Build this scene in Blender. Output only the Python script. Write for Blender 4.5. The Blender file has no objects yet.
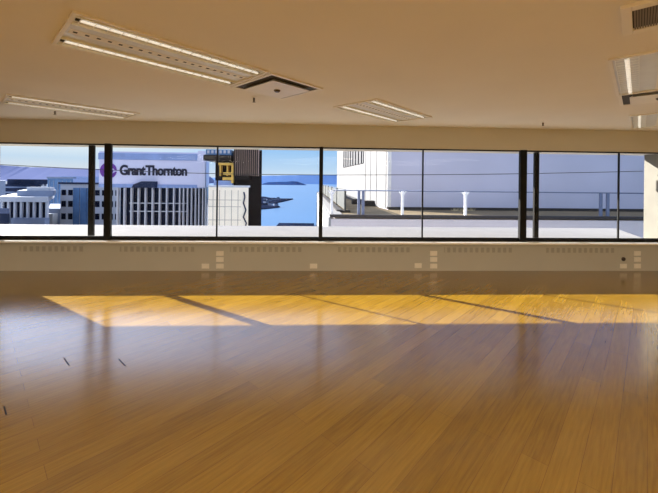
import bpy, math, random
from mathutils import Vector, Matrix
random.seed(7)
scene = bpy.context.scene
COL = scene.collection
PI = math.pi

# ------------------------------------------------------------------ camera model
F_PX = 338.0
YAW = math.radians(2.45)
ROLL = 0.0113
CAM = Vector((0.0, -5.7, 1.5))
PX, PY = 329.0, 182.0

def ray(u, v):
    du, dv = u - PX, v - PY
    a = (du * math.cos(ROLL) + dv * math.sin(ROLL)) / F_PX
    b = (-du * math.sin(ROLL) + dv * math.cos(ROLL)) / F_PX
    s, c = math.sin(YAW), math.cos(YAW)
    return Vector((a * c + s, -a * s + c, -b))

def at_y(u, v, y):
    d = ray(u, v)
    return CAM + d * ((y - CAM.y) / d.y)

def at_z(u, v, z):
    d = ray(u, v)
    return CAM + d * ((z - CAM.z) / d.z)

# ------------------------------------------------------------------ materials
def mat(name, col, rough=0.6, metal=0.0, var=0.08, scale=6.0, spec=0.5, emit=None, bump=0.0, bscale=None):
    m = bpy.data.materials.new(name)
    m.use_nodes = True
    nt = m.node_tree
    b = nt.nodes['Principled BSDF']
    b.inputs['Roughness'].default_value = rough
    b.inputs['Metallic'].default_value = metal
    b.inputs['Specular IOR Level'].default_value = spec
    tc = nt.nodes.new('ShaderNodeTexCoord')
    nz = nt.nodes.new('ShaderNodeTexNoise')
    nz.inputs['Scale'].default_value = scale
    nz.inputs['Detail'].default_value = 4
    nt.links.new(tc.outputs['Object'], nz.inputs['Vector'])
    rp = nt.nodes.new('ShaderNodeValToRGB')
    e = rp.color_ramp.elements
    e[0].position, e[1].position = 0.3, 0.7
    e[0].color = (*[c * (1 - var) for c in col], 1)
    e[1].color = (*[min(1, c * (1 + var)) for c in col], 1)
    nt.links.new(nz.outputs['Fac'], rp.inputs['Fac'])
    nt.links.new(rp.outputs['Color'], b.inputs['Base Color'])
    if bump:
        n2 = nt.nodes.new('ShaderNodeTexNoise')
        n2.inputs['Scale'].default_value = bscale or scale * 4
        nt.links.new(tc.outputs['Object'], n2.inputs['Vector'])
        bp = nt.nodes.new('ShaderNodeBump')
        bp.inputs['Strength'].default_value = bump
        nt.links.new(n2.outputs['Fac'], bp.inputs['Height'])
        nt.links.new(bp.outputs['Normal'], b.inputs['Normal'])
    if emit:
        b.inputs['Emission Color'].default_value = (*emit[0], 1)
        b.inputs['Emission Strength'].default_value = emit[1]
    return m

def glass_mat():
    m = bpy.data.materials.new('window_glass')
    m.use_nodes = True
    nt = m.node_tree
    nt.nodes.clear()
    out = nt.nodes.new('ShaderNodeOutputMaterial')
    mix = nt.nodes.new('ShaderNodeMixShader')
    tr = nt.nodes.new('ShaderNodeBsdfTransparent')
    gl = nt.nodes.new('ShaderNodeBsdfGlossy')
    gl.inputs['Roughness'].default_value = 0.0
    tr.inputs['Color'].default_value = (0.97, 0.98, 0.98, 1)
    lw = nt.nodes.new('ShaderNodeLayerWeight')
    lw.inputs['Blend'].default_value = 0.5
    pw = nt.nodes.new('ShaderNodeMath'); pw.operation = 'POWER'; pw.inputs[1].default_value = 5
    ma = nt.nodes.new('ShaderNodeMath'); ma.operation = 'MULTIPLY_ADD'
    ma.inputs[1].default_value = 0.4; ma.inputs[2].default_value = 0.004
    nt.links.new(lw.outputs['Facing'], pw.inputs[0])
    nt.links.new(pw.outputs[0], ma.inputs[0])
    nt.links.new(ma.outputs[0], mix.inputs['Fac'])
    nt.links.new(tr.outputs[0], mix.inputs[1])
    nt.links.new(gl.outputs[0], mix.inputs[2])
    nt.links.new(mix.outputs[0], out.inputs['Surface'])
    return m

def slot_mat():
    m = mat('slotted_vent_strip', (0.59, 0.56, 0.48), 0.75, var=0.02)
    nt = m.node_tree; L = nt.links.new
    b = nt.nodes['Principled BSDF']
    src = b.inputs['Base Color'].links[0].from_socket
    tc = nt.nodes.new('ShaderNodeTexCoord'); sp = nt.nodes.new('ShaderNodeSeparateXYZ')
    L(tc.outputs['Object'], sp.inputs[0])
    def op(o, a, v):
        n = nt.nodes.new('ShaderNodeMath'); n.operation = o; L(a, n.inputs[0]); n.inputs[1].default_value = v
        return n.outputs[0]
    f = op('GREATER_THAN', op('FRACT', op('DIVIDE', sp.outputs['X'], 0.098), 0.0), 0.45)
    mx = nt.nodes.new('ShaderNodeMixRGB'); mx.inputs['Color2'].default_value = (0.45, 0.42, 0.35, 1)
    L(f, mx.inputs['Fac']); L(src, mx.inputs['Color1']); L(mx.outputs[0], b.inputs['Base Color'])
    return m

def floor_mat():
    m = bpy.data.materials.new('timber_floor')
    m.use_nodes = True
    nt = m.node_tree
    b = nt.nodes['Principled BSDF']
    L = nt.links.new
    tc = nt.nodes.new('ShaderNodeTexCoord')
    mp = nt.nodes.new('ShaderNodeMapping')
    mp.inputs['Rotation'].default_value = (0, 0, -math.radians(44.2))
    L(tc.outputs['Object'], mp.inputs['Vector'])
    br = nt.nodes.new('ShaderNodeTexBrick')
    br.offset = 0.37; br.offset_frequency = 2
    br.inputs['Scale'].default_value = 1.0
    br.inputs['Brick Width'].default_value = 1.85
    br.inputs['Row Height'].default_value = 0.128
    br.inputs['Mortar Size'].default_value = 0.0013
    br.inputs['Mortar Smooth'].default_value = 0.2
    br.inputs['Color1'].default_value = (0, 0, 0, 1)
    br.inputs['Color2'].default_value = (1, 1, 1, 1)
    br.inputs['Mortar'].default_value = (0.5, 0.5, 0.5, 1)
    L(mp.outputs[0], br.inputs['Vector'])
    # grain stretched along the boards
    mg = nt.nodes.new('ShaderNodeMapping')
    mg.inputs['Scale'].default_value = (2.2, 40.0, 1)
    L(mp.outputs[0], mg.inputs['Vector'])
    ng = nt.nodes.new('ShaderNodeTexNoise')
    ng.inputs['Scale'].default_value = 1.6; ng.inputs['Detail'].default_value = 6; ng.inputs['Roughness'].default_value = 0.65
    L(mg.outputs[0], ng.inputs['Vector'])
    ramp = nt.nodes.new('ShaderNodeValToRGB')
    e = ramp.color_ramp.elements
    e[0].position, e[1].position = 0.25, 0.8
    e[0].color = (*FLOOR_DARK, 1)
    e[1].color = (*FLOOR_LIGHT, 1)
    mixf = nt.nodes.new('ShaderNodeMath'); mixf.operation = 'MULTIPLY_ADD'
    mixf.inputs[1].default_value = 0.22; mixf.inputs[2].default_value = -0.11
    L(br.outputs['Color'], mixf.inputs[0])
    add = nt.nodes.new('ShaderNodeMath'); add.operation = 'ADD'
    L(ng.outputs['Fac'], add.inputs[0]); L(mixf.outputs[0], add.inputs[1])
    L(add.outputs[0], ramp.inputs['Fac'])
    dk = nt.nodes.new('ShaderNodeMixRGB'); dk.blend_type = 'MULTIPLY'
    dk.inputs['Color2'].default_value = (0.55, 0.46, 0.36, 1)
    L(br.outputs['Fac'], dk.inputs['Fac']); L(ramp.outputs['Color'], dk.inputs['Color1'])
    L(dk.outputs[0], b.inputs['Base Color'])
    rr = nt.nodes.new('ShaderNodeMath'); rr.operation = 'MULTIPLY_ADD'
    rr.inputs[1].default_value = 0.10; rr.inputs[2].default_value = FLOOR_ROUGH
    L(ng.outputs['Fac'], rr.inputs[0]); L(rr.outputs[0], b.inputs['Roughness'])
    b.inputs['Specular IOR Level'].default_value = 0.12
    b.inputs['Coat Weight'].default_value = 1.0
    b.inputs['Coat IOR'].default_value = 1.72
    b.inputs['Coat Roughness'].default_value = 0.17
    bp = nt.nodes.new('ShaderNodeBump'); bp.inputs['Strength'].default_value = 0.012
    bp.inputs['Distance'].default_value = 0.01
    L(ng.outputs['Fac'], bp.inputs['Height']); L(bp.outputs['Normal'], b.inputs['Normal'])
    return m

FLOOR_DARK = (0.235, 0.122, 0.004)
FLOOR_LIGHT = (0.45, 0.262, 0.022)
FLOOR_ROUGH = 0.20
FLOOR_SPEC = 0.75

M = {}
M['floor'] = floor_mat()
M['glass'] = glass_mat()
M['ceiling'] = mat('ceiling_paint', (0.78, 0.74, 0.68), 0.8, var=0.02, scale=1.5)
M['wall'] = mat('wall_paint', (0.60, 0.57, 0.49), 0.7, var=0.02, scale=2)
M['black_metal'] = mat('black_window_metal', (0.006, 0.0055, 0.005), 0.5, spec=0.2)
M['silver'] = mat('brushed_silver_sill', (0.92, 0.91, 0.90), 0.35, metal=0.0, var=0.03)
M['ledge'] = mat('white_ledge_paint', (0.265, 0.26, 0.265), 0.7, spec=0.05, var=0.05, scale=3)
M['outer'] = mat('facade_concrete', (0.5, 0.48, 0.46), 0.8, var=0.08)
M['blade'] = mat('white_sunshade_blade', (0.8, 0.8, 0.8), 0.5, var=0.03)
M['post'] = mat('outer_post_paint', (0.007, 0.006, 0.005), 0.5, spec=0.2)
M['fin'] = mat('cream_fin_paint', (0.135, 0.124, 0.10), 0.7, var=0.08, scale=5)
M['slot'] = slot_mat()
M['slot_plate'] = mat('vent_plate_paint', (0.59, 0.56, 0.48), 0.6, var=0.02)
M['cream_plastic'] = mat('cream_plastic', (0.97, 0.91, 0.80), 0.4, var=0.03)
M['dark_plastic'] = mat('dark_plastic', (0.06, 0.04, 0.035), 0.5)
M['lamp_frame'] = mat('white_lamp_frame', (0.80, 0.76, 0.68), 0.4, var=0.03)
M['lamp_panel'] = mat('lamp_reflector_panel', (0.66, 0.66, 0.64), 0.35, var=0.05, metal=0.2)
M['louvre'] = mat('lamp_louvre', (0.85, 0.86, 0.80), 0.3, var=0.03)
M['tube'] = mat('lit_tube', (0.9, 0.9, 0.85), 0.4, emit=((1.0, 0.95, 0.84), 0.60))
M['dark_cavity'] = mat('dark_cavity', (0.045, 0.038, 0.03), 0.7)
M['brass'] = mat('brass_fitting', (0.12, 0.085, 0.05), 0.35, metal=0.7)
M['grille'] = mat('brown_grille', (0.20, 0.16, 0.12), 0.5)
M['scuff'] = mat('black_scuff', (0.02, 0.015, 0.01), 0.6)
M['cable'] = mat('grey_cable', (0.05, 0.06, 0.08), 0.5)
# outside
M['sign_wall'] = mat('lavender_sign_wall', (0.66, 0.66, 0.83), 0.7, var=0.04, scale=0.4)
M['sign_band'] = mat('blue_band', (0.25, 0.34, 0.60), 0.6, var=0.12, scale=0.6)
M['navy'] = mat('navy_letters', (0.006, 0.006, 0.03), 0.5)
M['purple'] = mat('purple_emblem', (0.15, 0.03, 0.30), 0.5)
M['dark_glass'] = mat('dark_glass', (0.006, 0.009, 0.022), 0.25, var=0.5, scale=0.3, spec=0.15)
M['blue_glass'] = mat('blue_glass', (0.10, 0.20, 0.38), 0.15, var=0.25, scale=0.25)
M['pale_metal'] = mat('pale_fin_metal', (0.50, 0.50, 0.55), 0.5)
M['pale_stone'] = mat('pale_stone', (0.50, 0.53, 0.60), 0.7, spec=0.1, var=0.06, scale=0.5)
M['grey_stone'] = mat('blue_grey_stone', (0.22, 0.27, 0.38), 0.7, spec=0.1, var=0.08, scale=0.3)
M['dark_block'] = mat('dark_blue_block', (0.03, 0.04, 0.075), 0.6, spec=0.0, var=0.3, scale=0.2)
M['panel_white'] = mat('cream_panels', (0.95, 0.86, 0.70), 0.7, var=0.04, scale=0.6)
M['joint'] = mat('panel_joint', (0.30, 0.27, 0.23), 0.8)
M['brown'] = mat('brown_cladding', (0.40, 0.29, 0.25), 0.6, var=0.1, scale=0.4)
M['brown_dark'] = mat('dark_brown_glazing', (0.010, 0.007, 0.007), 0.5, var=0.4, scale=0.3, spec=0.15)
M['gold'] = mat('gold_panel', (0.75, 0.47, 0.10), 0.35, metal=0.3, var=0.25, scale=1.0)
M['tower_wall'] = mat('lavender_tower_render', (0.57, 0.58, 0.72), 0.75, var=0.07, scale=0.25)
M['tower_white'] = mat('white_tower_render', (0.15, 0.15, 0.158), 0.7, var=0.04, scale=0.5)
M['tower_grille'] = mat('grey_louvre', (0.06, 0.06, 0.07), 0.6)
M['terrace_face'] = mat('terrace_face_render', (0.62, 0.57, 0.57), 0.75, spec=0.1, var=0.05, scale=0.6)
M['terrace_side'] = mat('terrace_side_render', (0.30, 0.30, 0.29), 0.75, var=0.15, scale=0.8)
M['roof_tan'] = mat('tan_roof_membrane', (0.22, 0.17, 0.105), 0.85, spec=0.1, var=0.15, scale=0.8)
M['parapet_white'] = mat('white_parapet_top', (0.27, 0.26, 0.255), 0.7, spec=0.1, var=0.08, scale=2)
M['coping'] = mat('dark_brown_coping', (0.030, 0.024, 0.022), 0.6, var=0.3)
M['rail_blue'] = mat('blue_grey_rail', (0.13, 0.16, 0.25), 0.45)
M['rail_white'] = mat('white_rail_post', (0.80, 0.80, 0.80), 0.4)
M['rail_panel'] = mat('grey_rail_panel', (0.05, 0.054, 0.052), 0.6)
M['weed'] = mat('dry_weed', (0.55, 0.46, 0.28), 0.9, var=0.3, scale=8)
M['water'] = mat('harbour_water', (0.03, 0.115, 0.26), 0.32, var=0.06, scale=0.004, spec=0.5)
M['land'] = mat('city_ground', (0.38, 0.38, 0.40), 0.9, var=0.2, scale=0.03)
M['hill'] = mat('haze_tinted_hill', (0.26, 0.285, 0.47), 0.95, spec=0.0, var=0.05, scale=0.002)  # lavender tint puts the distant haze into the base colour
M['hill_haze_blue'] = mat('far_haze_tinted_hill', (0.15, 0.27, 0.54), 0.95, spec=0.0, var=0.06, scale=0.002)  # aerial haze of the far shore is coloured in, no haze volume
M['island'] = mat('island_scrub', (0.02, 0.045, 0.13), 0.95, spec=0.0, var=0.1, scale=0.01)
M['spit'] = mat('spit_rock', (0.012, 0.018, 0.04), 0.9, spec=0.0, var=0.5, scale=0.05)

# ------------------------------------------------------------------ mesh helpers
class MB:
    def __init__(self):
        self.v, self.f = [], []
    def face_grid(self, pts, faces):
        o = len(self.v)
        self.v += [tuple(p) for p in pts]
        self.f += [tuple(i + o for i in f) for f in faces]
        return self
    def box(self, x0, x1, y0, y1, z0, z1, rot=0.0, c=None):
        x0, x1 = min(x0, x1), max(x0, x1); y0, y1 = min(y0, y1), max(y0, y1); z0, z1 = min(z0, z1), max(z0, z1)
        p = [Vector(q) for q in ((x0, y0, z0), (x1, y0, z0), (x1, y1, z0), (x0, y1, z0),
                                 (x0, y0, z1), (x1, y0, z1), (x1, y1, z1), (x0, y1, z1))]
        if rot:
            R = Matrix.Rotation(rot, 3, 'Z'); c = Vector(c or ((x0 + x1) / 2, (y0 + y1) / 2, 0))
            p = [R @ (q - c) + c for q in p]
        return self.face_grid(p, [(3, 2, 1, 0), (4, 5, 6, 7), (0, 1, 5, 4), (1, 2, 6, 5), (2, 3, 7, 6), (3, 0, 4, 7)])
    def prism(self, poly, z0, z1):
        n = len(poly)
        a = sum(poly[i][0] * poly[(i + 1) % n][1] - poly[(i + 1) % n][0] * poly[i][1] for i in range(n))
        if a < 0: poly = poly[::-1]
        p = [(x, y, z0) for x, y in poly] + [(x, y, z1) for x, y in poly]
        f = [tuple(range(n))[::-1], tuple(range(n, 2 * n))]
        f += [(i, (i + 1) % n, n + (i + 1) % n, n + i) for i in range(n)]
        return self.face_grid(p, f)
    def beam(self, a, b, w, h, up=(0, 0, 1)):
        a, b = Vector(a), Vector(b)
        d = (b - a).normalized(); s = d.cross(Vector(up)).normalized(); u = s.cross(d).normalized()
        p = []
        for q in (a, b):
            for i, j in ((-1, -1), (1, -1), (1, 1), (-1, 1)):
                p.append(q + s * (i * w / 2) + u * (j * h / 2))
        return self.face_grid(p, [(0, 1, 2, 3), (7, 6, 5, 4), (0, 4, 5, 1), (1, 5, 6, 2), (2, 6, 7, 3), (3, 7, 4, 0)])
    def tube(self, path, r, n=8):
        path = [Vector(p) for p in path]
        rings = []
        for i, p in enumerate(path):
            d = (path[min(i + 1, len(path) - 1)] - path[max(i - 1, 0)]).normalized()
            u = Vector((0, 0, 1)) if abs(d.z) < 0.9 else Vector((1, 0, 0))
            s = d.cross(u).normalized(); t = s.cross(d)
            rings.append([p + (s * math.cos(2 * PI * k / n) + t * math.sin(2 * PI * k / n)) * r for k in range(n)])
        pts = [q for rg in rings for q in rg]
        f = []
        for i in range(len(rings) - 1):
            for k in range(n):
                k2 = (k + 1) % n
                f.append((i * n + k, i * n + k2, (i + 1) * n + k2, (i + 1) * n + k))
        f.append(tuple(range(n))[::-1]); f.append(tuple(range((len(rings) - 1) * n, len(rings) * n)))
        return self.face_grid(pts, f)
    def lathe(self, prof, c=(0, 0, 0), n=20):
        c = Vector(c); pts = []; f = []
        for r, z in prof:
            for k in range(n):
                a = 2 * PI * k / n
                pts.append(c + Vector((r * math.cos(a), r * math.sin(a), z)))
        for i in range(len(prof) - 1):
            for k in range(n):
                k2 = (k + 1) % n
                f.append((i * n + k, i * n + k2, (i + 1) * n + k2, (i + 1) * n + k))
        f.append(tuple(range(n))[::-1]); f.append(tuple(range((len(prof) - 1) * n, len(prof) * n)))
        return self.face_grid(pts, f)
    def build(self, name, material, parent=None, bevel=0.0, smooth=False):
        me = bpy.data.meshes.new(name)
        me.from_pydata(self.v, [], self.f)
        me.update()
        import bmesh
        bm = bmesh.new(); bm.from_mesh(me)
        bmesh.ops.recalc_face_normals(bm, faces=bm.faces)
        bm.to_mesh(me); bm.free()
        me.materials.append(material)
        if smooth:
            for p in me.polygons: p.use_smooth = True
        o = bpy.data.objects.new(name, me)
        COL.objects.link(o)
        if parent: o.parent = parent
        if bevel:
            b = o.modifiers.new('bevel', 'BEVEL'); b.width = bevel; b.segments = 2; b.limit_method = 'ANGLE'
        return o

def tag(o, label=None, cat=None, group=None, kind=None):
    if label: o['label'] = label
    if cat: o['category'] = cat
    if group: o['group'] = group
    if kind: o['kind'] = kind
    return o

def thing(name, label=None, cat=None, loc=(0, 0, 0), rz=0.0, group=None, kind=None):
    o = bpy.data.objects.new(name, None)
    o.empty_display_size = 0.1
    COL.objects.link(o)
    o.location = loc; o.rotation_euler = (0, 0, rz)
    return tag(o, label, cat, group, kind)

def struct(name, mb, m, label=None, cat=None, parent=None, bevel=0):
    o = mb.build(name, m, parent, bevel)
    o['kind'] = 'structure'
    tag(o, label, cat)
    return o

def dup(root, loc, rz=None, label=None):
    r = root.copy(); COL.objects.link(r); r.location = loc
    if rz is not None: r.rotation_euler = (0, 0, rz)
    if label: r['label'] = label
    for ch in list(root.children):
        c = ch.copy(); COL.objects.link(c); c.parent = r
        for g in list(ch.children):
            d = g.copy(); COL.objects.link(d); d.parent = c
    return r

# ------------------------------------------------------------------ room shell
XL, XR, YB = -9.0, 10.0, -13.0
H = 2.41
HEAD = 2.055                     # underside of the window head
SILL = 0.528                     # top of the window board
YW = -0.30                       # plane of the glazing: the spandrel below is set back behind it
WX0, WX1 = -4.87, 5.95           # window opening
struct('floor', MB().box(XL, XR, YB, 0.0, -0.15, 0.0), M['floor'], 'glossy honey timber plank floor with boards running diagonally to the windows', 'floor')
struct('ceiling', MB().box(XL, XR, YB, 0.0, H, H + 0.2), M['ceiling'], 'plain warm beige painted ceiling above the empty office', 'ceiling')
struct('wall_left', MB().box(XL - 0.2, XL, YB, 0.0, -0.15, H + 0.2), M['wall'], 'plain beige side wall left of the frame', 'wall')
struct('wall_right', MB().box(XR, XR + 0.2, YB, 0.0, -0.15, H + 0.2), M['wall'], 'plain beige side wall right of the frame', 'wall')
struct('wall_back', MB().box(XL - 0.2, XR + 0.2, YB - 0.2, YB, -0.15, H + 0.2), M['wall'], 'plain beige wall behind the viewer', 'wall')
wf = MB()
wf.box(XL - 0.2, XR + 0.2, 0.0, 0.3, -0.6, SILL - 0.03)                 # set back spandrel
wf.box(XL - 0.2, XR + 0.2, YW, 0.3, SILL - 0.03, SILL)                  # window board
wf.box(XL - 0.2, XR + 0.2, YW, 0.3, HEAD, 2.9)                          # bulkhead and head soffit
wf.box(XL - 0.2, WX0, YW, YW + 0.05, SILL, HEAD)                        # solid ends
wf.box(WX1 + 0.12, XR + 0.2, YW, 0.16, SILL, HEAD)
struct('wall_front', wf, M['wall'], 'beige spandrel and bulkhead wall with the long ribbon window', 'wall')

# ledge, eave and outer facade of this building
lg = MB()
e1 = at_z(616, 228.3, SILL); e2 = at_z(641, 237.5, SILL)
k_ = (0.3 - e2.y) / (e1.y - e2.y)
lg.prism([(-12, 0.3), (e2.x + (e1.x - e2.x) * k_, 0.3), (e1.x, e1.y), (-12, e1.y + 0.15)], 0.25, SILL)
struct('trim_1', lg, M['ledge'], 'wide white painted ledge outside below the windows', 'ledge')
struct('trim_2', MB().box(-14, 4.0, 0.3, 1.3, 2.31, 2.5), M['blade'], 'white concrete eave projecting above the windows outside', 'eave', bevel=0.004)
struct('trim_3', MB().box(-12, 12, 0.3, 1.2, -3.5, 0.25), M['terrace_face'], 'concrete facade under the outside ledge', 'facade')
struct('trim_4', MB().box(WX0, WX1, YW - 0.10, YW + 0.05, SILL, SILL + 0.028), M['silver'], 'thin silver sill strip under the black window rail', 'sill', bevel=0.003)

# windows
MULL = [at_y(107.4, 195, YW).x, at_y(320.9, 195, YW).x, at_y(523.2, 195, YW).x]
BARS = [None, at_y(217.3, 195, YW + 0.03).x, at_y(422.4, 195, YW + 0.03).x, at_y(618, 195, YW + 0.03).x]
edges = [WX0] + MULL + [WX1]
wl = ['far left window bay looking over the city', 'left middle window bay facing the sign building and harbour',
      'right middle window bay facing the roof terrace', 'right end window bay beside the cream outer fin']
for i in range(4):
    x0, x1 = edges[i], edges[i + 1]
    w = thing('window_%d' % (i + 1), wl[i], 'window', ((x0 + x1) / 2, YW + 0.02, SILL), kind='structure')
    xa, xb = x0 - w.location.x, x1 - w.location.x
    def P(mb, name, m, **k):
        return mb.build(name, m, w, **k)
    P(MB().box(xa, xb, 0.0, 0.03, 0.028, 0.088), 'bottom_rail', M['black_metal'])
    P(MB().box(xa, xb, -0.02, 0.03, HEAD - SILL - 0.020, HEAD - SILL), 'top_rail', M['black_metal'])
    if BARS[i]:
        bx = BARS[i] - w.location.x
        P(MB().box(bx - 0.011, bx + 0.011, -0.008, 0.012, 0.086, HEAD - SILL - 0.022), 'glazing_bar', M['black_metal'])
        spans = [(xa, bx - 0.011), (bx + 0.011, xb)]
    else:
        spans = [(xa, xb)]
    for a, b in spans:
        P(MB().box(a, b, 0.014, 0.020, 0.086, HEAD - SILL - 0.022), 'pane', M['glass'])
for k, (x, wd) in enumerate(zip(MULL, (0.098, 0.060, 0.110))):
    struct('trim_%d' % (5 + k), MB().box(x - wd / 2, x + wd / 2, YW - 0.012, YW + 0.045, SILL + 0.03, HEAD + 0.006), M['black_metal'],
           ['thick black mullion covering the sign emblem', 'slim black mullion beside the harbour view', 'thick black mullion in front of the lavender tower'][k], 'mullion', bevel=0.004)
for k, (u, wd) in enumerate(((91.6, 0.088), (536.0, 0.082))):
    x = at_y(u, 195, 0.0).x
    struct('trim_%d' % (8 + k), MB().box(x - wd / 2, x + wd / 2, -0.022, 0.022, SILL, HEAD), M['post'],
           ['black post standing on the ledge left of the sign', 'black post standing on the ledge right of centre'][k], 'post', bevel=0.004)
# safety cable strung outside past the posts
cp = [(-40, 162.0), (0, 164.6), (45, 167.0), (90, 169.2), (150, 171.7), (200, 173.3), (250, 174.3), (330, 175.0), (420, 174.8), (480, 174.3), (530, 173.6), (590, 172.4), (643, 171.2)]
cb = MB().tube([at_y(u, v, 0.027) for u, v in cp], 0.0055)
tag(cb.build('safety_cable', M['cable'], smooth=True), 'thin dark safety cable sagging across outside all the windows', 'cable')
# cream fin wall at the right
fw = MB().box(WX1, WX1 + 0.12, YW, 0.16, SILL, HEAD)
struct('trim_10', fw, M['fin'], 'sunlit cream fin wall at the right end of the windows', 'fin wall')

# ------------------------------------------------------------------ spandrel fittings
def slot_vent(u0, u1, label):
    a = at_y(u0, 250, 0.0).x; b = at_y(u1, 250, 0.0).x
    cx, hw = (a + b) / 2, (b - a) / 2
    t = thing('slot_vent', label, 'vent', (cx, 0.0, 0.36), group='slotted vents along the spandrel')
    MB().box(-hw, hw, -0.004, 0.0, -0.055, 0.055).build('plate', M['slot_plate'], t)
    MB().box(-hw, hw, -0.008, -0.004, -0.042, 0.042).build('slots', M['slot'], t)
for u0, u1, l in ((20, 84, 'slotted vent in the spandrel under the far left window'),
                  (120, 196, 'slotted vent in the spandrel below the sign building'),
                  (230, 302, 'slotted vent in the spandrel below the harbour view'),
                  (338, 412, 'slotted vent in the spandrel below the white tower edge'),
                  (444, 512, 'slotted vent in the spandrel just left of the right hand black mullion'),
                  (546, 616, 'slotted vent in the spandrel below the right end window')):
    slot_vent(u0, u1, l)

def outlet(u, v, label, group):
    p = at_y(u, v, 0.0)
    t = thing('power_outlet', label, 'power outlet', (p.x, 0.0, p.z), group=group)
    MB().box(-0.062, 0.062, -0.012, 0.0, -0.040, 0.040).build('plate', M['cream_plastic'], t, bevel=0.004)
    for s in (-1, 1):
        MB().box(s * 0.031 - 0.016, s * 0.031 + 0.016, -0.016, -0.012, -0.022, 0.014).build('socket', M['cream_plastic'], t, bevel=0.002)
    MB().box(-0.010, 0.010, -0.017, -0.012, 0.018, 0.030).build('switch', M['cream_plastic'], t)
for u, nm in ((220, 'left'), (433.5, 'middle'), (637, 'right')):
    where = {'left': 'below the sign building', 'middle': 'right of the centre bay bar', 'right': 'below the cream fin wall'}[nm]
    for v, pos in ((253.3, 'top'), (259.4, 'middle'), (266, 'bottom')):
        outlet(u, v, 'cream double power outlet, %s of the stack of three %s' % (pos, where), 'stacked outlets on the spandrel')
for u, v, l in ((205.5, 266, 'single cream power outlet low on the spandrel left of the first stack'),
                (313.5, 266, 'lone cream power outlet low on the spandrel under the slim centre mullion'),
                (418, 265.6, 'single cream power outlet low on the spandrel left of the middle stack'),
                (623, 266, 'single cream power outlet low on the spandrel under the dark knob')):
    outlet(u, v, l, 'single outlets low on the spandrel')
p = at_y(623.2, 259, 0.0)
t = thing('cable_knob', 'small round dark knob on the spandrel above the right single outlet', 'knob', (p.x, 0, p.z))
kb = MB().lathe([(0.0, 0.0), (0.034, 0.0), (0.034, 0.014), (0.024, 0.022), (0.0, 0.022)]).build('knob_body', M['dark_plastic'], t)
kb.rotation_euler = (PI / 2, 0, 0)

# ------------------------------------------------------------------ ceiling fittings (turned 45 degrees)
A45 = math.radians(45)
E1 = Vector((math.cos(A45), math.sin(A45), 0)); E2 = Vector((-math.sin(A45), math.cos(A45), 0))
def troffer(loc, label):
    t = thing('ceiling_light', label, 'ceiling light', loc, A45, 'recessed louvre lights in the ceiling')
    t.scale = (1, 1, 0.42)
    Lh, Wh = 0.66, 0.318
    fr = MB()
    fr.box(-Lh, Lh, -Wh, -Wh + 0.022, -0.034, 0.0); fr.box(-Lh, Lh, Wh - 0.022, Wh, -0.034, 0.0)
    fr.box(-Lh, -Lh + 0.022, -Wh + 0.022, Wh - 0.022, -0.034, 0.0); fr.box(Lh - 0.022, Lh, -Wh + 0.022, Wh - 0.022, -0.034, 0.0)
    fr.build('frame', M['lamp_frame'], t)
    MB().box(-Lh + 0.022, Lh - 0.022, -Wh + 0.022, Wh - 0.022, -0.005, 0.0).build('reflector', M['lamp_panel'], t)
    for s in (-1, 1):
        yc = s * 0.215
        MB().tube([(-Lh + 0.05, yc, -0.018), (Lh - 0.05, yc, -0.018)], 0.013, 10).build('tube', M['tube'], t, smooth=True)
        lv = MB()
        lv.box(-Lh + 0.022, Lh - 0.022, yc - 0.066, yc - 0.062, -0.038, -0.004)
        lv.box(-Lh + 0.022, Lh - 0.022, yc + 0.062, yc + 0.066, -0.038, -0.004)
        n = 18
        for k in range(n):
            x = -Lh + 0.05 + (2 * Lh - 0.1) * k / (n - 1)
            lv.box(x - 0.002, x + 0.002, yc - 0.062, yc + 0.062, -0.038, -0.032)
        lv.build('louvre', M['louvre'], t)
        for e in (-1, 1):
            MB().box(e * (Lh - 0.045) - 0.014, e * (Lh - 0.045) + 0.014, yc - 0.012, yc + 0.012, -0.020, -0.005).build('lamp_holder', M['dark_cavity'], t)
    st = MB().box(-Lh + 0.04, Lh - 0.04, -0.04, 0.04, -0.010, -0.005).build('centre_strip', M['lamp_frame'], t)
    ho = MB()
    for k in range(20):
        x = -Lh + 0.07 + (2 * Lh - 0.14) * k / 19
        ho.box(x - 0.011, x + 0.011, -0.012, 0.012, -0.0115, -0.010)
    ho.build('holes', M['dark_cavity'], st)
    return t
A0 = Vector((-1.07, -3.13, H))
troffer(A0, 'large twin strip ceiling light at upper left, nearest the viewer')
troffer(A0 + E2 * 2.68 + Vector((-0.11, 0.0, 0)), 'pale ceiling light at far left near the windows')
troffer(A0 + E1 * 2.65 + Vector((0.10, -0.13, 0)), 'small looking ceiling light at centre near the windows')
troffer(A0 + E1 * 2.70 - E2 * 2.72 + Vector((0.03, 0.035, 0)), 'bright louvred ceiling light at the right edge')
troffer(A0 + E1 * 5.38 - E2 * 2.70 + Vector((0.12, 0.0, 0)), 'ceiling light cut off at the right edge nearest the windows')

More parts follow.
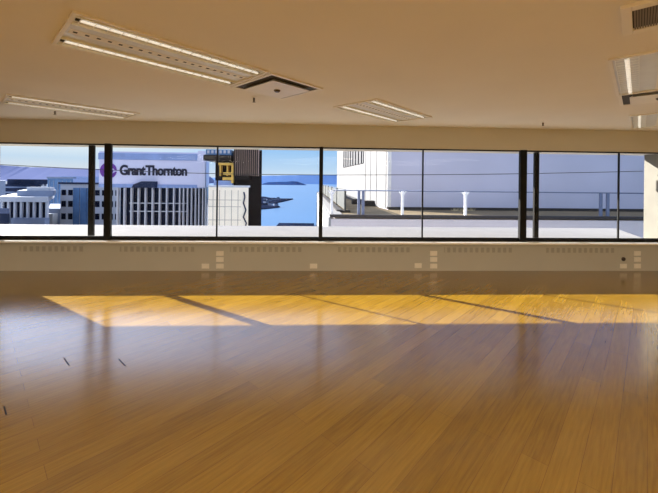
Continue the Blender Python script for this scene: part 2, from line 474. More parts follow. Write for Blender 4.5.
def diffuser(loc, label):
    t = thing('air_diffuser', label, 'air diffuser', loc, A45, 'square air diffusers in the ceiling')
    h = 0.315
    fr = MB()
    for a in ((-h, h, -h, -h + 0.03), (-h, h, h - 0.03, h), (-h, -h + 0.03, -h + 0.03, h - 0.03), (h - 0.03, h, -h + 0.03, h - 0.03)):
        fr.box(a[0], a[1], a[2], a[3], -0.012, 0.0)
    fr.build('frame', M['lamp_frame'], t)
    MB().box(-h + 0.03, h - 0.03, -h + 0.03, h - 0.03, -0.004, 0.0).build('cavity', M['dark_cavity'], t)
    pl = MB()
    i = 0.225; j = 0.19
    pl.face_grid([(-i, -i, -0.030), (i, -i, -0.030), (i, i, -0.030), (-i, i, -0.030), (-j, -j, -0.004), (j, -j, -0.004), (j, j, -0.004), (-j, j, -0.004)],
                 [(0, 1, 2, 3), (7, 6, 5, 4), (0, 4, 5, 1), (1, 5, 6, 2), (2, 6, 7, 3), (3, 7, 4, 0)])
    pl.build('centre_plate', M['lamp_frame'], t)
    MB().lathe([(0.0, -0.048), (0.022, -0.048), (0.032, -0.036), (0.032, -0.030), (0.0, -0.030)]).build('nozzle', M['brass'], t, smooth=False)
    return t
diffuser(A0 + E1 * 0.998 + E2 * 0.01, 'square ceiling air diffuser with dark gap at the end of the big light')
diffuser(A0 + E1 * 3.68 - E2 * 2.72, 'square ceiling air diffuser at the end of the right louvred light')

vp = at_z(620, 6, H)
vc = vp + E1 * 0.21 - E2 * 0.42
t = thing('return_air_grille', 'pale framed return air grille with brown slats at top right of ceiling', 'air grille', vc, A45)
fr = MB()
hx, hy = 0.21, 0.42
fr.box(-hx, hx, hy - 0.045, hy, -0.02, 0); fr.box(-hx, hx, -hy, -hy + 0.045, -0.02, 0)
fr.box(-hx, -hx + 0.06, -hy + 0.045, hy - 0.045, -0.02, 0); fr.box(hx - 0.06, hx, -hy + 0.045, hy - 0.045, -0.02, 0)
fr.build('frame', M['lamp_frame'], t, bevel=0.003)
MB().box(-hx + 0.06, hx - 0.06, -hy + 0.045, hy - 0.045, -0.004, 0).build('backing', M['dark_cavity'], t)
sl = MB()
for k in range(68):
    y = -hy + 0.055 + (2 * hy - 0.11) * k / 67
    sl.box(-hx + 0.06, hx - 0.06, y - 0.0035, y + 0.0035, -0.014, -0.004)
sl.build('slats', M['grille'], t)

for u, v, l in ((254, 97.0, 'small pendent sprinkler head below the square diffuser'),
                (55, 110.5, 'small pendent sprinkler head beside the far left ceiling light'),
                (543, 122.0, 'small pendent sprinkler head on the right half of the ceiling')):
    p = at_z(u, v, H)
    t = thing('sprinkler_head', l, 'sprinkler', (p.x, p.y, H + 0.001), group='ceiling sprinklers')
    MB().lathe([(0.0, 0.0), (0.030, 0.0), (0.030, -0.004), (0.012, -0.010), (0.0, -0.010)], n=16).build('escutcheon', M['lamp_frame'], t)
    MB().lathe([(0.0, -0.010), (0.010, -0.010), (0.012, -0.03), (0.008, -0.055), (0.0, -0.055)], n=12).build('body', M['brass'], t)
    MB().lathe([(0.0, -0.055), (0.018, -0.055), (0.018, -0.058), (0.0, -0.060)], n=16).build('deflector', M['brass'], t)

for (u0, v0, u1, v1), l in zip(((63.8, 358.0, 69.0, 365.2), (118.8, 359.2, 125.4, 365.8), (4.0, 406.5, 6.2, 414.5)),
                     ('short black scuff mark on the floor left of the mullion reflection',
                      'short black scuff mark on the floor right of the mullion reflection',
                      'short black scuff mark on the floor at the left edge')):
    p = at_z(u0, v0, 0); p2 = at_z(u1, v1, 0)
    ln = (p2 - p).length / 2
    s = MB().box(-ln, ln, -0.0035, 0.0035, 0.0, 0.002).build('floor_scuff', M['scuff'])
    s.location = (p + p2) / 2; s.rotation_euler = (0, 0, math.atan2(p2.y - p.y, p2.x - p.x))
    tag(s, l, 'floor scuff', 'scuffs on the floor')

# ------------------------------------------------------------------ outside: water, land, hills
SEA = -45.0
GND = -43.0
struct('water', MB().box(-2500, 2600, -60, 7400, SEA - 2, SEA), M['water'], 'calm blue harbour water seen far below', 'harbour')
q = at_y(259, 200, 700)
struct('ground', MB().prism([(-2400, -40), (-12, -40), (-12, 30), (-16.5, 66), (q.x, q.y), (q.x - 900, 1500), (-2400, 1900)], SEA, GND), M['land'], 'low city ground between the distant office blocks', 'ground')

def ridge(name, y, tops, base, m, label, cat, depth):
    pts, faces = [], []
    tops2 = []
    for (u0, v0), (u1, v1) in zip(tops, tops[1:]):
        n = max(2, int(abs(u1 - u0) / 4))
        for k in range(n):
            f = k / n
            tops2.append((u0 + (u1 - u0) * f, v0 + (v1 - v0) * f + random.uniform(-0.1, 0.1)))
    tops2.append(tops[-1])
    for u, v in tops2:
        p = at_y(u, v, y)
        zt = max(p.z, base + 0.5)
        pts += [(p.x, y - depth / 2, base), (p.x, y - depth / 5, base + (zt - base) * 0.6), (p.x, y, zt), (p.x, y + depth / 2, base)]
    n = len(tops2)
    for i in range(n - 1):
        for k in range(3):
            a = i * 4 + k
            faces.append((a, a + 4, a + 5, a + 1))
        faces.append((i * 4, i * 4 + 3, i * 4 + 7, i * 4 + 4))
    faces += [(0, 1, 2, 3), tuple((n - 1) * 4 + k for k in (3, 2, 1, 0))]
    return tag(MB().face_grid(pts, faces).build(name, m), label, cat)
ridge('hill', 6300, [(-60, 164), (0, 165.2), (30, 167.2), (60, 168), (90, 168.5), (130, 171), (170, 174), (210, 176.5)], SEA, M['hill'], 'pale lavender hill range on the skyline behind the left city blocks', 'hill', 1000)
ridge('hill', 7250, [(205, 178), (240, 176.6), (265, 175.8), (290, 175.3), (320, 174.8), (345, 175.2), (380, 176), (420, 178), (470, 182)], SEA, M['hill_haze_blue'], 'blue hill range on the far shore of the harbour', 'hill', 700)
ridge('island', 4700, [(262, 184), (268, 182.3), (278, 181.9), (285, 181.8), (292, 181.2), (297, 181.6), (302, 183.2), (306, 184.6)], SEA, M['island'], 'low dark blue island in the harbour before the far shore', 'island', 500)
# spit: two rocky fingers with sheds
sp = MB()
def sea_poly(pix): return [tuple(at_z(u, v, SEA)[:2]) for u, v in pix]
sp.prism(sea_poly([(225, 197), (264, 197.2), (270, 198.4), (280, 199.2), (293, 199.3), (287, 200.8), (277, 203.0), (270, 204.6), (225, 205)]), SEA - 1, SEA + 2.2)
sp.prism(sea_poly([(225, 205), (268, 205.6), (280, 207.2), (272, 208.4), (262, 209.4), (225, 210)]), SEA - 1, SEA + 1.8)
tag(sp.build('rocky_spit', M['spit']), 'dark rocky spit with two fingers reaching into the harbour', 'spit')
for k in range(7):
    u, v = ((265, 200.5), (269, 202), (273, 201), (266, 204), (271, 205.8), (278, 200.3), (276, 207))[k]
    p = at_z(u, v, SEA)
    r = thing('waterfront_shed', 'tiny pale shed on the rocky harbour spit', 'shed', (p.x, p.y, SEA + 2.25), 0.3 * k, 'sheds on the spit')
    w_ = 4 + k % 3; h_ = 3.5
    MB().box(-w_, w_, -4, 4, 0, h_).build('wall', M['grey_stone'], r)
    MB().face_grid([(-w_, -4.4, h_), (w_, -4.4, h_), (w_, 4.4, h_), (-w_, 4.4, h_), (-w_, 0, h_ + 2), (w_, 0, h_ + 2)],
                   [(3, 2, 1, 0), (0, 1, 5, 4), (2, 3, 4, 5), (1, 2, 5), (3, 0, 4)]).build('roof', M['dark_block'], r)
# wharf
wh = MB().prism(sea_poly([(279, 224.2), (314, 224.6), (313, 227.6), (276, 227.6)]), SEA - 1, SEA + 1.5).build('wharf', M['spit'])
tag(wh, 'dark wharf edge in the water at the foot of the harbour view', 'wharf')

# ------------------------------------------------------------------ outside: city blocks
def span(u0, u1, v0, v1, y):
    a = at_y(u0, (v0 + v1) / 2, y); b = at_y(u1, (v0 + v1) / 2, y)
    um = (u0 + u1) / 2
    return a.x, b.x, at_y(um, v1, y).z, at_y(um, v0, y).z

def block(name, u0, u1, v0, y, depth, m, label, cat='building', v1=None, group=None):
    x0, x1, zb, zt = span(u0, u1, v0, v1 or v0 + 10, y)
    base = GND if v1 is None else zb
    t = thing(name, label, cat, ((x0 + x1) / 2, y, base), group=group)
    hw = (x1 - x0) / 2
    sk = (x1 / (y - CAM.y)) * depth            # skewed plan: the flank runs back towards the left
    if x1 > 0: sk = 0
    MB().prism([(-hw, 0), (hw, 0), (hw + sk, depth), (-hw + sk, depth)], -0.3, zt - base).build('wall', m, t)
    return t, hw, zt - base

def rel(t, u, v, y):
    return at_y(u, v, y) - Vector(t.location)

# sign building
Y = 60.0
sx0, sx1, sz0, sz1 = span(99, 205, 151.5, 187.5, Y)
sg = thing('sign_building', 'lavender office block with big lettered sign above dark finned glass', 'building', ((sx0 + sx1) / 2, Y, GND))
def rp(u, v, dy=0.0): 
    p = at_y(u, v, Y) - Vector(sg.location); p.y += dy; return p
def rbox(mb, u0, u1, v0, v1, y0, y1):
    um, vm = (u0 + u1) / 2, (v0 + v1) / 2
    return mb.box(rp(u0, vm).x, rp(u1, vm).x, y0, y1, rp(um, v1).z, rp(um, v0).z)
gx0, gx1 = rp(99, 170).x, rp(205.5, 170).x; gsk = -0.28 * 26
MB().prism([(gx0, 0), (gx1, 0), (gx1 + gsk, 26), (gx0 + gsk, 26)], rp(152, 187.6).z, rp(152, 152).z).build('sign_wall', M['sign_wall'], sg)
b_ = MB(); rbox(b_, 99, 198, 153.6, 160, -0.25, 0); b_.build('upper_band', M['sign_band'], sg)
b_ = MB(); rbox(b_, 99, 205.5, 184.4, 187.8, -0.15, 0); b_.build('lower_band', M['sign_band'], sg)
b_ = MB(); rbox(b_, 198, 205.8, 151, 187.6, -0.3, 0.0)
b_.build('corner_panel', M['sign_wall'], sg)
glz = MB(); x0 = rp(120, 200).x; x1 = rp(206, 200).x; zt = rp(160, 187.6).z
glz.prism([(x0, 0.2), (x1, 0.2), (x1 + gsk, 25), (x0 + gsk, 25)], 0, zt); glz.build('dark_glazing', M['dark_glass'], sg)
for u in (118.3, 125.3, 132.2, 139.2, 146.2, 153.2, 160.3, 167.3, 174.4, 180.2, 184, 188, 192, 196, 199.5, 203.2, 206):
    w_ = 0.11 if u < 178 else 0.09
    x = rp(u, 206).x
    MB().box(x - w_, x + w_, -0.45, 0.2, rp(u, 227).z - 2, rp(u, 187.8).z).build('fin', M['pale_metal'], sg)
for v in (203.2, 211.3, 226):
    bm_ = MB(); w0 = rp(130 if v < 220 else 112, v); w1 = rp(186 if v < 220 else 206, v)
    bm_.box(w0.x, w1.x, -0.3, 0.2, (w0.z + w1.z) / 2 - 0.07, (w0.z + w1.z) / 2 + 0.07)
    bm_.build('transom', M['pale_metal'], sg)
aw = MB(); a0 = rp(135, 187.5); a1 = rp(157.5, 187.5); hz = rp(146, 181.3).z - a0.z
aw.face_grid([(a0.x, -1.2, a0.z), (a1.x, -1.2, a0.z), (a1.x, -1.2, a0.z + hz), (a0.x + 1.8, -1.2, a0.z + hz), (a0.x + 0.3, -1.2, a0.z + hz * 0.5),
              (a0.x, 0, a0.z), (a1.x, 0, a0.z), (a1.x, 0, a0.z + hz), (a0.x + 1.8, 0, a0.z + hz), (a0.x + 0.3, 0, a0.z + hz * 0.5)],
             [(0, 1, 2, 3, 4), (9, 8, 7, 6, 5), (0, 5, 6, 1), (1, 6, 7, 2), (2, 7, 8, 3), (3, 8, 9, 4), (4, 9, 5, 0)])
aw.build('awning', M['dark_block'], sg)
# lettering
cu = bpy.data.curves.new('lettering', 'FONT')
cu.body = 'Grant Thornton'
cu.size = 2.9
cu.extrude = 0.06
cu.offset = 0.105
cu.space_character = 0.92
cu.space_word = 0.45
tmp = bpy.data.objects.new('lettering_curve', cu)
COL.objects.link(tmp)
bpy.context.view_layer.update()
me = bpy.data.meshes.new_from_object(tmp.evaluated_get(bpy.context.evaluated_depsgraph_get()))
COL.objects.unlink(tmp); bpy.data.objects.remove(tmp)
xs = [v.co.x for v in me.vertices]; ys = [v.co.y for v in me.vertices]
wx = rp(187.2, 170).x - rp(120, 170).x
capz = rp(153, 165.2).z - rp(153, 175.6).z
me.transform(Matrix.Translation((-min(xs), -min(ys), 0)))
me.transform(Matrix.Diagonal((wx / (max(xs) - min(xs)), capz / (max(ys) - min(ys)), 1, 1)))
me.materials.clear(); me.materials.append(M['navy'])
le = bpy.data.objects.new('lettering', me); COL.objects.link(le); le.parent = sg
le.location = (rp(120, 170).x, -0.07, rp(153, 175.6).z); le.rotation_euler = (PI / 2, 0, 0)
le['label'] = 'navy sign lettering'
# emblem: purple swirl disc
c0 = rp(108.6, 170.6); R0 = (rp(117, 170).x - rp(100.4, 170).x) / 2
em = MB()
def arc_band(ro, ri_fn, a0_, a1_, n=40):
    pts, fs = [], []
    for k in range(n + 1):
        a = a0_ + (a1_ - a0_) * k / n
        ri = ri_fn(k / n)
        for yy in (-0.14, 0.0):
            for r_ in (ro, ri):
                pts.append((c0.x + r_ * math.cos(a), yy, c0.z + r_ * math.sin(a)))
    for k in range(n):
        o = k * 4
        fs += [(o, o + 4, o + 5, o + 1), (o + 2, o + 3, o + 7, o + 6), (o, o + 2, o + 6, o + 4), (o + 1, o + 5, o + 7, o + 3)]
    em.face_grid(pts, fs)
for k in range(3):
    a = k * 2 * PI / 3
    arc_band(R0, lambda f: R0 * (0.86 - 0.36 * math.sin(PI * f)), a, a + 2 * PI / 3 * 0.94)
    arc_band(R0 * 0.55, lambda f: R0 * (0.18 + 0.25 * f), a + 0.6, a + 0.6 + 2 * PI / 3 * 0.8)
emb = em.build('emblem', M['purple'], sg); emb['label'] = 'round purple swirl emblem'

# pale office with window grid
def gridblock(name, u0, u1, v0, y, depth, m, label, cols, rows, mw, vr, fw=0.6, fh=0.55):
    t, hw, h = block(name, u0, u1, v0, y, depth, m, label)
    for (va, vb) in rows:
        z0 = rel(t, (u0 + u1) / 2, vb, y).z; z1 = rel(t, (u0 + u1) / 2, va, y).z
        for k in range(cols):
            cx = -hw + 2 * hw * (k + 0.5) / cols; w2 = hw / cols * fw
            MB().box(cx - w2, cx + w2, -0.06, 0.0, z0, z1).build('window', mw, t)
    return t, hw, h
t, hw, h = gridblock('pale_office', 60.5, 121, 184.3, 92, 25, M['pale_stone'], 'pale gridded office with dark square windows beside the sign building', 9,
                     [(190, 195.5), (201, 207), (213.5, 219.5)], M['dark_glass'], None, 0.66)
MB().box(-hw - 0.3, hw + 0.3, -0.5, 1, h, h + 0.5).build('roof_edge', M['dark_block'], t)
for uu in (77.5, 84.5, 91):
    x = rel(t, uu, 200, 92).x
    MB().box(x - 1.0, x + 0.6, -0.3, 0, h - 12, h - 1).build('blue_panel', M['blue_glass'], t)
# blue glass tower
t, hw, h = block('glass_tower', 47.5, 73, 178.5, 165, 25, M['blue_glass'], 'blue glass office tower behind the pale gridded office')
for k in range(6):
    x = -hw + 2 * hw * (k + 0.5) / 6
    MB().box(x - 0.15, x + 0.15, -0.15, 0, 0, h - 1).build('mullion', M['grey_stone'], t)
MB().box(-hw - 0.2, hw + 0.2, -0.3, 2, h, h + 0.8).build('roof_edge', M['grey_stone'], t)
# columned hall
Yc = 78.0
t, hw, h = block('columned_office', 3.5, 48, 198, Yc, 20, M['dark_glass'], 'low white columned office with dark bays and a grey rooftop box')
cz = h
MB().prism([(-hw - 0.6, -0.8), (hw + 0.6, -0.8), (hw + 0.6 - 14, 20), (-hw - 0.6 - 14, 20)], cz - 0.9, cz + 0.3).build('cornice', M['pale_stone'], t)
for k in range(8):
    x = -hw + 2 * hw * k / 7
    MB().box(x - 0.22, x + 0.22, -0.5, 0, cz - 14, cz - 0.9).build('column', M['pale_stone'], t)
zz = rel(t, 25, 217.5, Yc).z; z2 = rel(t, 25, 226, Yc).z
MB().box(rel(t, 16, 220, Yc).x, hw + 0.4, -1.4, 0, z2 - 4, zz).build('podium', M['grey_stone'], t)
a = rel(t, 9.5, 195, Yc); b = rel(t, 46, 195, Yc); zt = rel(t, 28, 191, Yc).z
MB().prism([(a.x, 2), (b.x, 2), (b.x - 8, 14), (a.x - 8, 14)], cz + 0.3, zt).build('rooftop_box', M['grey_stone'], t)
MB().box(b.x - 6.5, b.x - 1, 2.5, 4, zt, zt + 0.9).build('roof_plant', M['pale_stone'], t)
# others
block('dark_block', -6, 9.5, 213.5, 62, 12, M['dark_block'], 'low dark block at the bottom left corner of the city view')
t, hw, h = block('low_building', 48, 63, 208.5, 100, 20, M['grey_stone'], 'low grey building between the columned office and the pale grid')
MB().box(-hw, hw * 0.3, -2, 0, 0, h - 1.4).build('annex', M['pale_stone'], t)
t, hw, h = block('dark_office', 3, 41, 184.5, 230, 30, M['dark_block'], 'dark blue office slab behind the columned office')
MB().box(-hw, hw * 0.2, 3, 25, h, h + 3.5).build('roof_plant', M['dark_block'], t)
for k in range(3):
    MB().box(-hw, hw, -0.2, 0, h - 2.4 - k * 3.4, h - 1.4 - k * 3.4).build('floor_band', M['grey_stone'], t)
t, hw, h = gridblock('white_office', 28, 47, 179.6, 300, 30, M['pale_stone'], 'small white office with window bands left of the glass tower', 5, [(181.3, 182.6), (184.4, 185.6), (187.4, 188.6)], M['dark_block'], None, 0.7)
block('pale_block', -8, 5.5, 180.5, 200, 25, M['grey_stone'], 'blue grey block at the left edge of the city view')
block('grey_slab', 8, 30, 180.2, 420, 30, M['grey_stone'], 'long hazy slab block far behind the dark office')
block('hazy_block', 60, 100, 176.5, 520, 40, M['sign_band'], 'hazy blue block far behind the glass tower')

# cream panel building
Yp = 42.0
t, hw, h = block('panel_building', 208.5, 248.5, 187.3, Yp, 9, M['panel_white'], 'cream panelled block with fine joint grid beside the dark tower')
for u in (213, 219.5, 225, 231.5, 238):
    x = rel(t, u, 205, Yp).x
    MB().box(x - 0.035, x + 0.035, -0.015, 0.0, 0, h - 0.4).build('joint', M['joint'], t)
for v in (200, 206.7, 220):
    z = rel(t, 228, v, Yp).z
    MB().box(-hw, hw - 1.0, -0.014, 0.0, z - 0.03, z + 0.03).build('joint', M['joint'], t)
MB().box(-hw - 0.05, hw + 0.05, -0.1, 1, h, h + 0.25).build('parapet_cap', M['pale_stone'], t)
cr = MB()
pth = [rel(t, u, v, Yp) + Vector((0, -0.1, 0)) for u, v in ((244, 192), (245, 197), (243.6, 203), (246, 210), (243.5, 217), (246.5, 223), (245, 229))]
cr.tube(pth, 0.10, 6); cr.build('downpipe', M['dark_block'], t)
# dark tower
Yt = 56.0
t, hw, h = block('dark_tower', 234.5, 262, 150.0, Yt, 9, M['brown_dark'], 'tall dark brown tower with ribbed top and golden balconies')
zb = rel(t, 248, 176, Yt).z
MB().box(-hw, hw - 0.5, -0.5, 0, zb, h + 3).build('ribbed_cladding', M['brown'], t)
for k in range(12):
    x = -hw + 0.2 + (2 * hw - 0.9) * k / 11
    MB().box(x - 0.07, x + 0.07, -0.75, -0.5, zb, h + 3).build('rib', M['brown_dark'], t)
def tb(u0, u1, v0, v1, y0, y1, name, m):
    mb = MB(); p0 = rel(t, u0, (v0 + v1) / 2, Yt); p1 = rel(t, u1, (v0 + v1) / 2, Yt)
    mb.box(p0.x, p1.x, y0, y1, rel(t, (u0 + u1) / 2, v1, Yt).z, rel(t, (u0 + u1) / 2, v0, Yt).z)
    return mb.build(name, m, t)
tb(214.5, 236, 160, 190, 0.5, 8, 'recessed_wing', M['brown_dark'])
tb(207, 233.5, 155.8, 161.2, -2.0, 8, 'roof_slab', M['brown_dark'])
tb(208, 232.5, 150.2, 155.8, -1.2, 8, 'window_band', M['blue_glass'])
for k in range(6):
    tb(209.5 + k * 4, 211.5 + k * 4, 151, 154, -1.3, -1.2, 'window', M['pale_metal'])
tb(219.5, 234, 163.2, 165.4, -1.0, 0.5, 'balcony_rail', M['gold'])
tb(220.5, 222, 165.4, 176, -0.7, 0.5, 'balcony_post', M['gold'])
tb(227.5, 229, 165.4, 176, -0.7, 0.5, 'balcony_post', M['gold'])
tb(224.5, 234, 172.5, 175.0, -1.0, 0.5, 'balcony_rail', M['gold'])
tb(224, 235, 177.3, 180.2, -1.0, 0.5, 'balcony_rail', M['gold'])
tb(232.5, 234.5, 165.4, 183, -0.9, 0.5, 'balcony_post', M['gold'])
tb(215, 233, 180.6, 187.5, -0.8, 0.5, 'blue_band', M['sign_band'])
tb(236, 251, 176, 180, -1.4, 0, 'ledge', M['brown_dark'])

# ------------------------------------------------------------------ outside: roof terrace and tower on the right
n0 = at_z(331, 215.2, 0.0); f0 = at_z(317.5, 191.2, 0.0)
Yn = n0.y
wb = at_z(388, 208.6, 0.0)          # near corner of the tower
Yw = wb.y
nR = at_z(662, 215.4, 0.0)
tr_ = thing('terrace_building', 'white rendered building with a flat roof terrace across the gap', 'building', (0, 0, GND))
def off(z): return z - GND
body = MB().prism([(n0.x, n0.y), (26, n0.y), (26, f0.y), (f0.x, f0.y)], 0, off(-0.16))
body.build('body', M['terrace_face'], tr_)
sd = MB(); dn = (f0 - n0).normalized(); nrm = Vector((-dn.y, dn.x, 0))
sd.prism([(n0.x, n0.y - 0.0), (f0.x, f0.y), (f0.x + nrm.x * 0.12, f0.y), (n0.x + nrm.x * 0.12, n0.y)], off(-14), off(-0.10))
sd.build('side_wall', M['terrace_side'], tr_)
MB().prism([(n0.x + 0.2, n0.y + 0.2), (25.8, n0.y + 0.2), (25.8, f0.y - 0.2), (f0.x + 0.2, f0.y - 0.2)], off(-0.16), off(-0.06)).build('roof_membrane', M['roof_tan'], tr_)
cpn = MB()
cpn.box(n0.x - 0.05, 26, n0.y - 0.06, n0.y + 0.2, off(-0.10), off(0.03))
cpn.build('front_coping', M['coping'], tr_)
g0 = at_z(339.5, 211.2, 0.0); g1 = at_z(320.3, 193.2, 0.0)
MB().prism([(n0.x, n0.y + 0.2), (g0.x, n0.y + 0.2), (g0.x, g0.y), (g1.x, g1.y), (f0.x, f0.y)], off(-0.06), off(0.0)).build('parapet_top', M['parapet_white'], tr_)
MB().beam((g0.x, g0.y, off(0.02)), (g1.x, g1.y, off(0.02)), 0.30, 0.10).build('side_coping', M['coping'], tr_)
MB().box(g0.x - 0.1, g0.x + 0.55, g0.y - 0.12, g0.y + 0.12, off(-0.04), off(0.06)).build('corner_coping', M['coping'], tr_)

tw = thing('tower', 'tall plain lavender tower with a sunlit ribbed white side above the terrace', 'building', (wb.x, wb.y, 0.0))
s1 = at_z(352, 199.3, 0.0); dv = (s1 - wb); dv.normalize()
# where that side meets the ray of pixel 337.5
rr = ray(337.5, 180); 
tt = ((wb.x - CAM.x) * dv.y - (wb.y - CAM.y) * dv.x) / (rr.x * dv.y - rr.y * dv.x)
se = CAM + rr * tt
sl_ = (Vector((se.x, se.y, 0)) - Vector((wb.x, wb.y, 0))).length
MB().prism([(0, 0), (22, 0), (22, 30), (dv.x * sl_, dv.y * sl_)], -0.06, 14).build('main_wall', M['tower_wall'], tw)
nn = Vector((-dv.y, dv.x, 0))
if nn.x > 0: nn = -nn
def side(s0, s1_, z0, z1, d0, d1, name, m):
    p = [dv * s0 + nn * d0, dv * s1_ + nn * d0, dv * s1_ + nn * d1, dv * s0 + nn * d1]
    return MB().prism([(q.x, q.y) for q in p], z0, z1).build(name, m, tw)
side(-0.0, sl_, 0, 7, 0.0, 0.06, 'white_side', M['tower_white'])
side(-0.0, sl_, 7, 14, 0.0, 0.06, 'reflection_dimmer', M['dark_glass'])  # unseen dark band, added to dim the tower's reflection on the floor
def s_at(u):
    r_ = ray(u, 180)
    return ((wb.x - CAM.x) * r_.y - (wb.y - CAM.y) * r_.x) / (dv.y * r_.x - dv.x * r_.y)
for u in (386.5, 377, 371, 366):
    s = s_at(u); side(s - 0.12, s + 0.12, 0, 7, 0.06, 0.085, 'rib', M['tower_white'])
ga, gb = s_at(364.5), s_at(344)
def zs(u, v):
    s = s_at(u); p = Vector((wb.x, wb.y, 0)) + dv * s
    d = ray(u, v); k = (p.y - CAM.y) / d.y
    return CAM.z + d.z * k
side(ga, gb, zs(364.5, 163), 6.9, 0.06, 0.12, 'louvre', M['tower_grille'])
for k in range(8):
    s = ga + (gb - ga) * (k + 0.5) / 8
    side(s - 0.12, s + 0.12, zs(364.5, 163), 6.9, 0.12, 0.2, 'louvre_blade', M['tower_grille'])
MB().box(-0.0, 22, -0.05, 0.0, -0.06, 0.10).build('base_flashing', M['coping'], tw)
MB().box(-0.06, 0.16, -0.04, 0.0, 0.1, 14).build('corner_trim', M['rail_white'], tw)

# railing along the terrace front
ry = Yn + 0.12
rl = thing('terrace_railing', 'blue grey handrail with a few posts along the terrace edge', 'railing', (n0.x + 0.1, ry, 0.03))
rx = lambda u: at_y(u, 203, ry).x - rl.location.x
ztop = at_y(470, 191.6, ry).z - 0.03
MB().tube([(0.0, 0, ztop), (18, 0, ztop)], 0.028).build('handrail', M['rail_blue'], rl, smooth=True)
for u in (360.5, 604.2):
    x = rx(u)
    for dx in (-0.17, 0.17) if u > 600 else (-0.08, 0.12):
        MB().box(x + dx - 0.06, x + dx + 0.06, -0.04, 0.04, 0, ztop).build('post', M['rail_blue'], rl)
for u in (402.5, 465.5, 331.8):
    x = rx(u)
    pm = MB().box(x - 0.05, x + 0.05, -0.05, 0.05, 0, ztop)
    pm.beam((x - 0.02, 0, ztop - 0.25), (x + 0.17, 0, ztop - 0.02), 0.05, 0.05, up=(0, 1, 0))
    pm.beam((x + 0.02, 0, ztop - 0.25), (x - 0.17, 0, ztop - 0.02), 0.05, 0.05, up=(0, 1, 0))
    pm.build('post', M['rail_white'], rl)
sp_ = thing('side_railing', 'receding grey panelled railing on the left edge of the terrace', 'railing', (n0.x + 0.1, ry, 0.03))
vec = (f0 - n0); vec.z = 0
q0 = at_z(345, 211.8, 0.0); q1 = at_z(322, 193.0, 0.0); l0 = Vector(sp_.location)
a_ = Vector((q0.x - l0.x, q0.y - l0.y, 0)); b_v = Vector((q1.x - l0.x, q1.y - l0.y, 0))
MB().beam(a_ + Vector((0, 0, ztop)), b_v + Vector((0, 0, ztop)), 0.04, 0.04).build('handrail', M['rail_panel'], sp_)
MB().beam(a_ + Vector((0, 0, ztop * 0.5)), b_v + Vector((0, 0, ztop * 0.5)), 0.02, ztop * 0.86).build('panel', M['rail_panel'], sp_)
for k in range(7):
    q = a_ + (b_v - a_) * k / 6
    MB().box(q.x - 0.05, q.x + 0.05, q.y - 0.05, q.y + 0.05, 0, ztop).build('post', M['rail_panel'], sp_)
# small things on the terrace roof
for u, v, l in ((462, 211.6, 'tuft of dry weeds at the foot of the white railing post'), (472, 211.3, 'tuft of dry weeds right of the white railing post'), (455, 211.5, 'tuft of dry weeds left of the white railing post')):
    p = at_z(u, v, -0.06)
    wd = MB()
    for k in range(26):
        a = random.uniform(0, 2 * PI); r_ = random.uniform(0.02, 0.22); hh = random.uniform(0.06, 0.18)
        q = Vector((r_ * math.cos(a), 0.4 * r_ * math.sin(a), 0))
        wd.beam(q, q + Vector((random.uniform(-.08, .08), random.uniform(-.05, .05), hh)), 0.012, 0.012, up=(0, 1, 0))
    o = wd.build('weed_tuft', M['weed']); o.location = (p.x, p.y + 0.1, -0.052)
    tag(o, l, 'weeds', 'dry weeds on the terrace')
p = at_z(586, 210.2, -0.06)
o = MB().box(-0.42, 0.42, -0.15, 0.15, 0, 0.2).box(-0.36, 0.36, -0.12, 0.12, 0.2, 0.24).build('roof_duct', M['coping']); o.location = p
tag(o, 'low dark duct box on the terrace roof left of the twin posts', 'duct')
p = at_z(634, 210.0, -0.06)
o = MB().box(-0.55, 0.55, -0.12, 0.12, 0, 0.16).box(-0.5, 0.2, -0.1, 0.1, 0.16, 0.24).build('roof_curb', M['pale_stone']); o.location = p
tag(o, 'low pale curb on the terrace roof beside the cream fin wall', 'curb')
for k, (u0, u1, v) in enumerate(((352, 362, 204), (362, 375, 206))):
    p = at_z((u0 + u1) / 2, v, -0.06)
    s = (u1 - u0) / F_PX * (p.y - CAM.y)
    o = MB().box(-s / 2, s / 2, -0.3, 0.3, 0, 0.28).box(-s / 2 + .05, s / 2 - .05, -0.25, 0.25, 0.28, 0.36).build('roof_vent_box', M['coping']); o.location = p
    tag(o, ['dark vent box at the foot of the ribbed white side, farther one', 'dark vent box at the foot of the ribbed white side, nearer one'][k], 'vent box', 'vent boxes by the tower')

# ------------------------------------------------------------------ light
SUN_DIR = Vector((1.44, -1.0, -0.67)).normalized()
sun = bpy.data.lights.new('sun', 'SUN'); sun.energy = 20.0; sun.angle = math.radians(0.3); sun.color = (1.0, 0.94, 0.86)
so = bpy.data.objects.new('sun', sun); COL.objects.link(so)
so.rotation_mode = 'QUATERNION'; so.rotation_quaternion = SUN_DIR.to_track_quat('-Z', 'Y')
so.location = (-30, 30, 20)
FILL_POWER = 143.0
for k, (i, j) in enumerate(((-2.2, 0), (-2.2, 2.2), (-2.2, -2.2), (-0.9, 3.4), (-3.2, 1), (-3.2, -1), (-0.9, -3.4))):
    pass
for k, (x, y) in enumerate(((-4.6, -8.2), (0.0, -8.2), (4.6, -8.2), (-4.6, -11.0), (0.0, -11.0), (4.6, -11.0))):  # oversized fill lights added out of view behind the camera to brighten the room
    l = bpy.data.lights.new('added_fill_light', 'AREA'); l.shape = 'RECTANGLE'; l.size = 3.4; l.size_y = 1.6
    l.energy = FILL_POWER; l.color = (1.0, 0.90, 0.72)
    lo = bpy.data.objects.new('added_fill_light', l); COL.objects.link(lo)
    lo.location = (x, y, H - 0.03); lo.rotation_euler = (0, 0, A45)

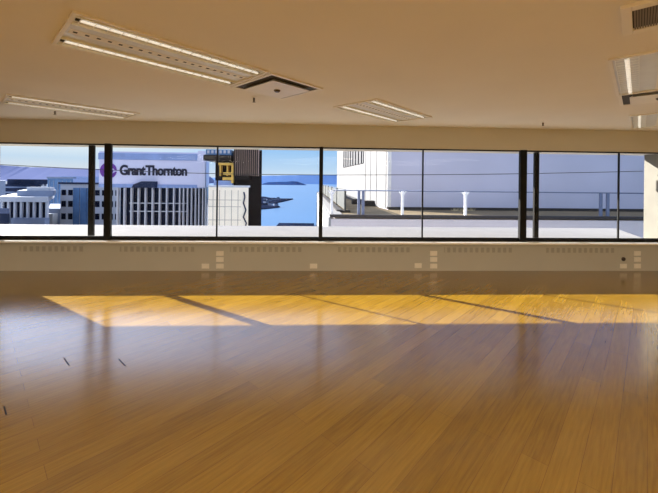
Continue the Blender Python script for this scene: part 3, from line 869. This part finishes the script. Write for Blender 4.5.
# sky
w = bpy.data.worlds.new('sky'); scene.world = w; w.use_nodes = True
nt = w.node_tree; L = nt.links.new
bg = nt.nodes['Background']
tc = nt.nodes.new('ShaderNodeTexCoord')
sx = nt.nodes.new('ShaderNodeSeparateXYZ'); L(tc.outputs['Generated'], sx.inputs[0])
mr = nt.nodes.new('ShaderNodeMapRange'); mr.inputs['From Min'].default_value = -0.1; mr.inputs['From Max'].default_value = 0.5
L(sx.outputs['Z'], mr.inputs['Value'])
def ramp(stops):
    r = nt.nodes.new('ShaderNodeValToRGB')
    el = r.color_ramp.elements
    while len(el) < len(stops): el.new(0.5)
    for e, (z, c) in zip(el, stops):
        e.position = (z + 0.1) / 0.6; e.color = (*c, 1)
    L(mr.outputs[0], r.inputs['Fac'])
    return r
blue = ramp([(-0.1, (0.25, 0.30, 0.36)), (-0.005, (0.55, 0.68, 0.85)), (0.012, (0.66, 0.80, 0.95)), (0.04, (0.52, 0.72, 0.95)), (0.09, (0.36, 0.62, 0.96)), (0.2, (0.55, 0.70, 1.0)), (0.5, (0.55, 0.68, 1.0))])
pale = ramp([(-0.1, (0.25, 0.30, 0.36)), (-0.005, (0.60, 0.68, 0.82)), (0.02, (0.74, 0.80, 0.86)), (0.05, (0.60, 0.76, 0.92)), (0.08, (0.80, 0.90, 0.97)), (0.2, (0.8, 0.88, 1.0)), (0.5, (0.6, 0.72, 1.0))])
mx = nt.nodes.new('ShaderNodeMixRGB')
mr2 = nt.nodes.new('ShaderNodeMapRange'); mr2.inputs['From Min'].default_value = -0.15; mr2.inputs['From Max'].default_value = -0.5
L(sx.outputs['X'], mr2.inputs['Value']); L(mr2.outputs[0], mx.inputs['Fac'])
L(blue.outputs['Color'], mx.inputs['Color1']); L(pale.outputs['Color'], mx.inputs['Color2'])
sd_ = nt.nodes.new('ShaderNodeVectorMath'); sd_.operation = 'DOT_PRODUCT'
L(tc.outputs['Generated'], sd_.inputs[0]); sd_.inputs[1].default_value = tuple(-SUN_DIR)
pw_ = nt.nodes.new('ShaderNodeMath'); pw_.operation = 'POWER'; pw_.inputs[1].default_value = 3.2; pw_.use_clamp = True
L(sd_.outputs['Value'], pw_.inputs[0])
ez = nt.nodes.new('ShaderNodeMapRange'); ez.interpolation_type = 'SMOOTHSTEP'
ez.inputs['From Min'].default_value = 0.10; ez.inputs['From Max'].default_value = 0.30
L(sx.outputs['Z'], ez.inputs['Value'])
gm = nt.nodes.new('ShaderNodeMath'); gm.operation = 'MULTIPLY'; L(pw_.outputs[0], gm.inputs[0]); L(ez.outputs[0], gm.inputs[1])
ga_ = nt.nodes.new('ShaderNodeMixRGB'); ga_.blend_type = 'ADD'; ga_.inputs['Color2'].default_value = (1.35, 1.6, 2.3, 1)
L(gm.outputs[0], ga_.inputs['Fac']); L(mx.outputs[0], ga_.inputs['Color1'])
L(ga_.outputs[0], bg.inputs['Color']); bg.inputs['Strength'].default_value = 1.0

# ------------------------------------------------------------------ camera
cam = bpy.data.cameras.new('camera'); co = bpy.data.objects.new('camera', cam); COL.objects.link(co)
cam.sensor_width = 36; cam.lens = F_PX / 658 * 36
Rv = Vector((math.cos(YAW), -math.sin(YAW), 0)); Uv = Vector((0, 0, 1)); Fv = Vector((math.sin(YAW), math.cos(YAW), 0))
r2 = Rv * math.cos(ROLL) + Uv * math.sin(ROLL); u2 = Uv * math.cos(ROLL) - Rv * math.sin(ROLL)
mtx = Matrix.Identity(4)
for i in range(3):
    mtx[i][0], mtx[i][1], mtx[i][2], mtx[i][3] = r2[i], u2[i], -Fv[i], CAM[i]
co.matrix_world = mtx
cam.shift_y = -(246.5 - PY) / 658.0
cam.clip_end = 20000; cam.clip_start = 0.05
scene.camera = co
scene.view_settings.view_transform = 'Standard'
scene.view_settings.look = 'None'
scene.view_settings.exposure = 0.0
scene.view_settings.gamma = 1.0
scene.view_settings.use_curve_mapping = False
scene.cycles.max_bounces = 10
scene.cycles.diffuse_bounces = 6
scene.cycles.transparent_max_bounces = 16
scene.cycles.use_denoising = True
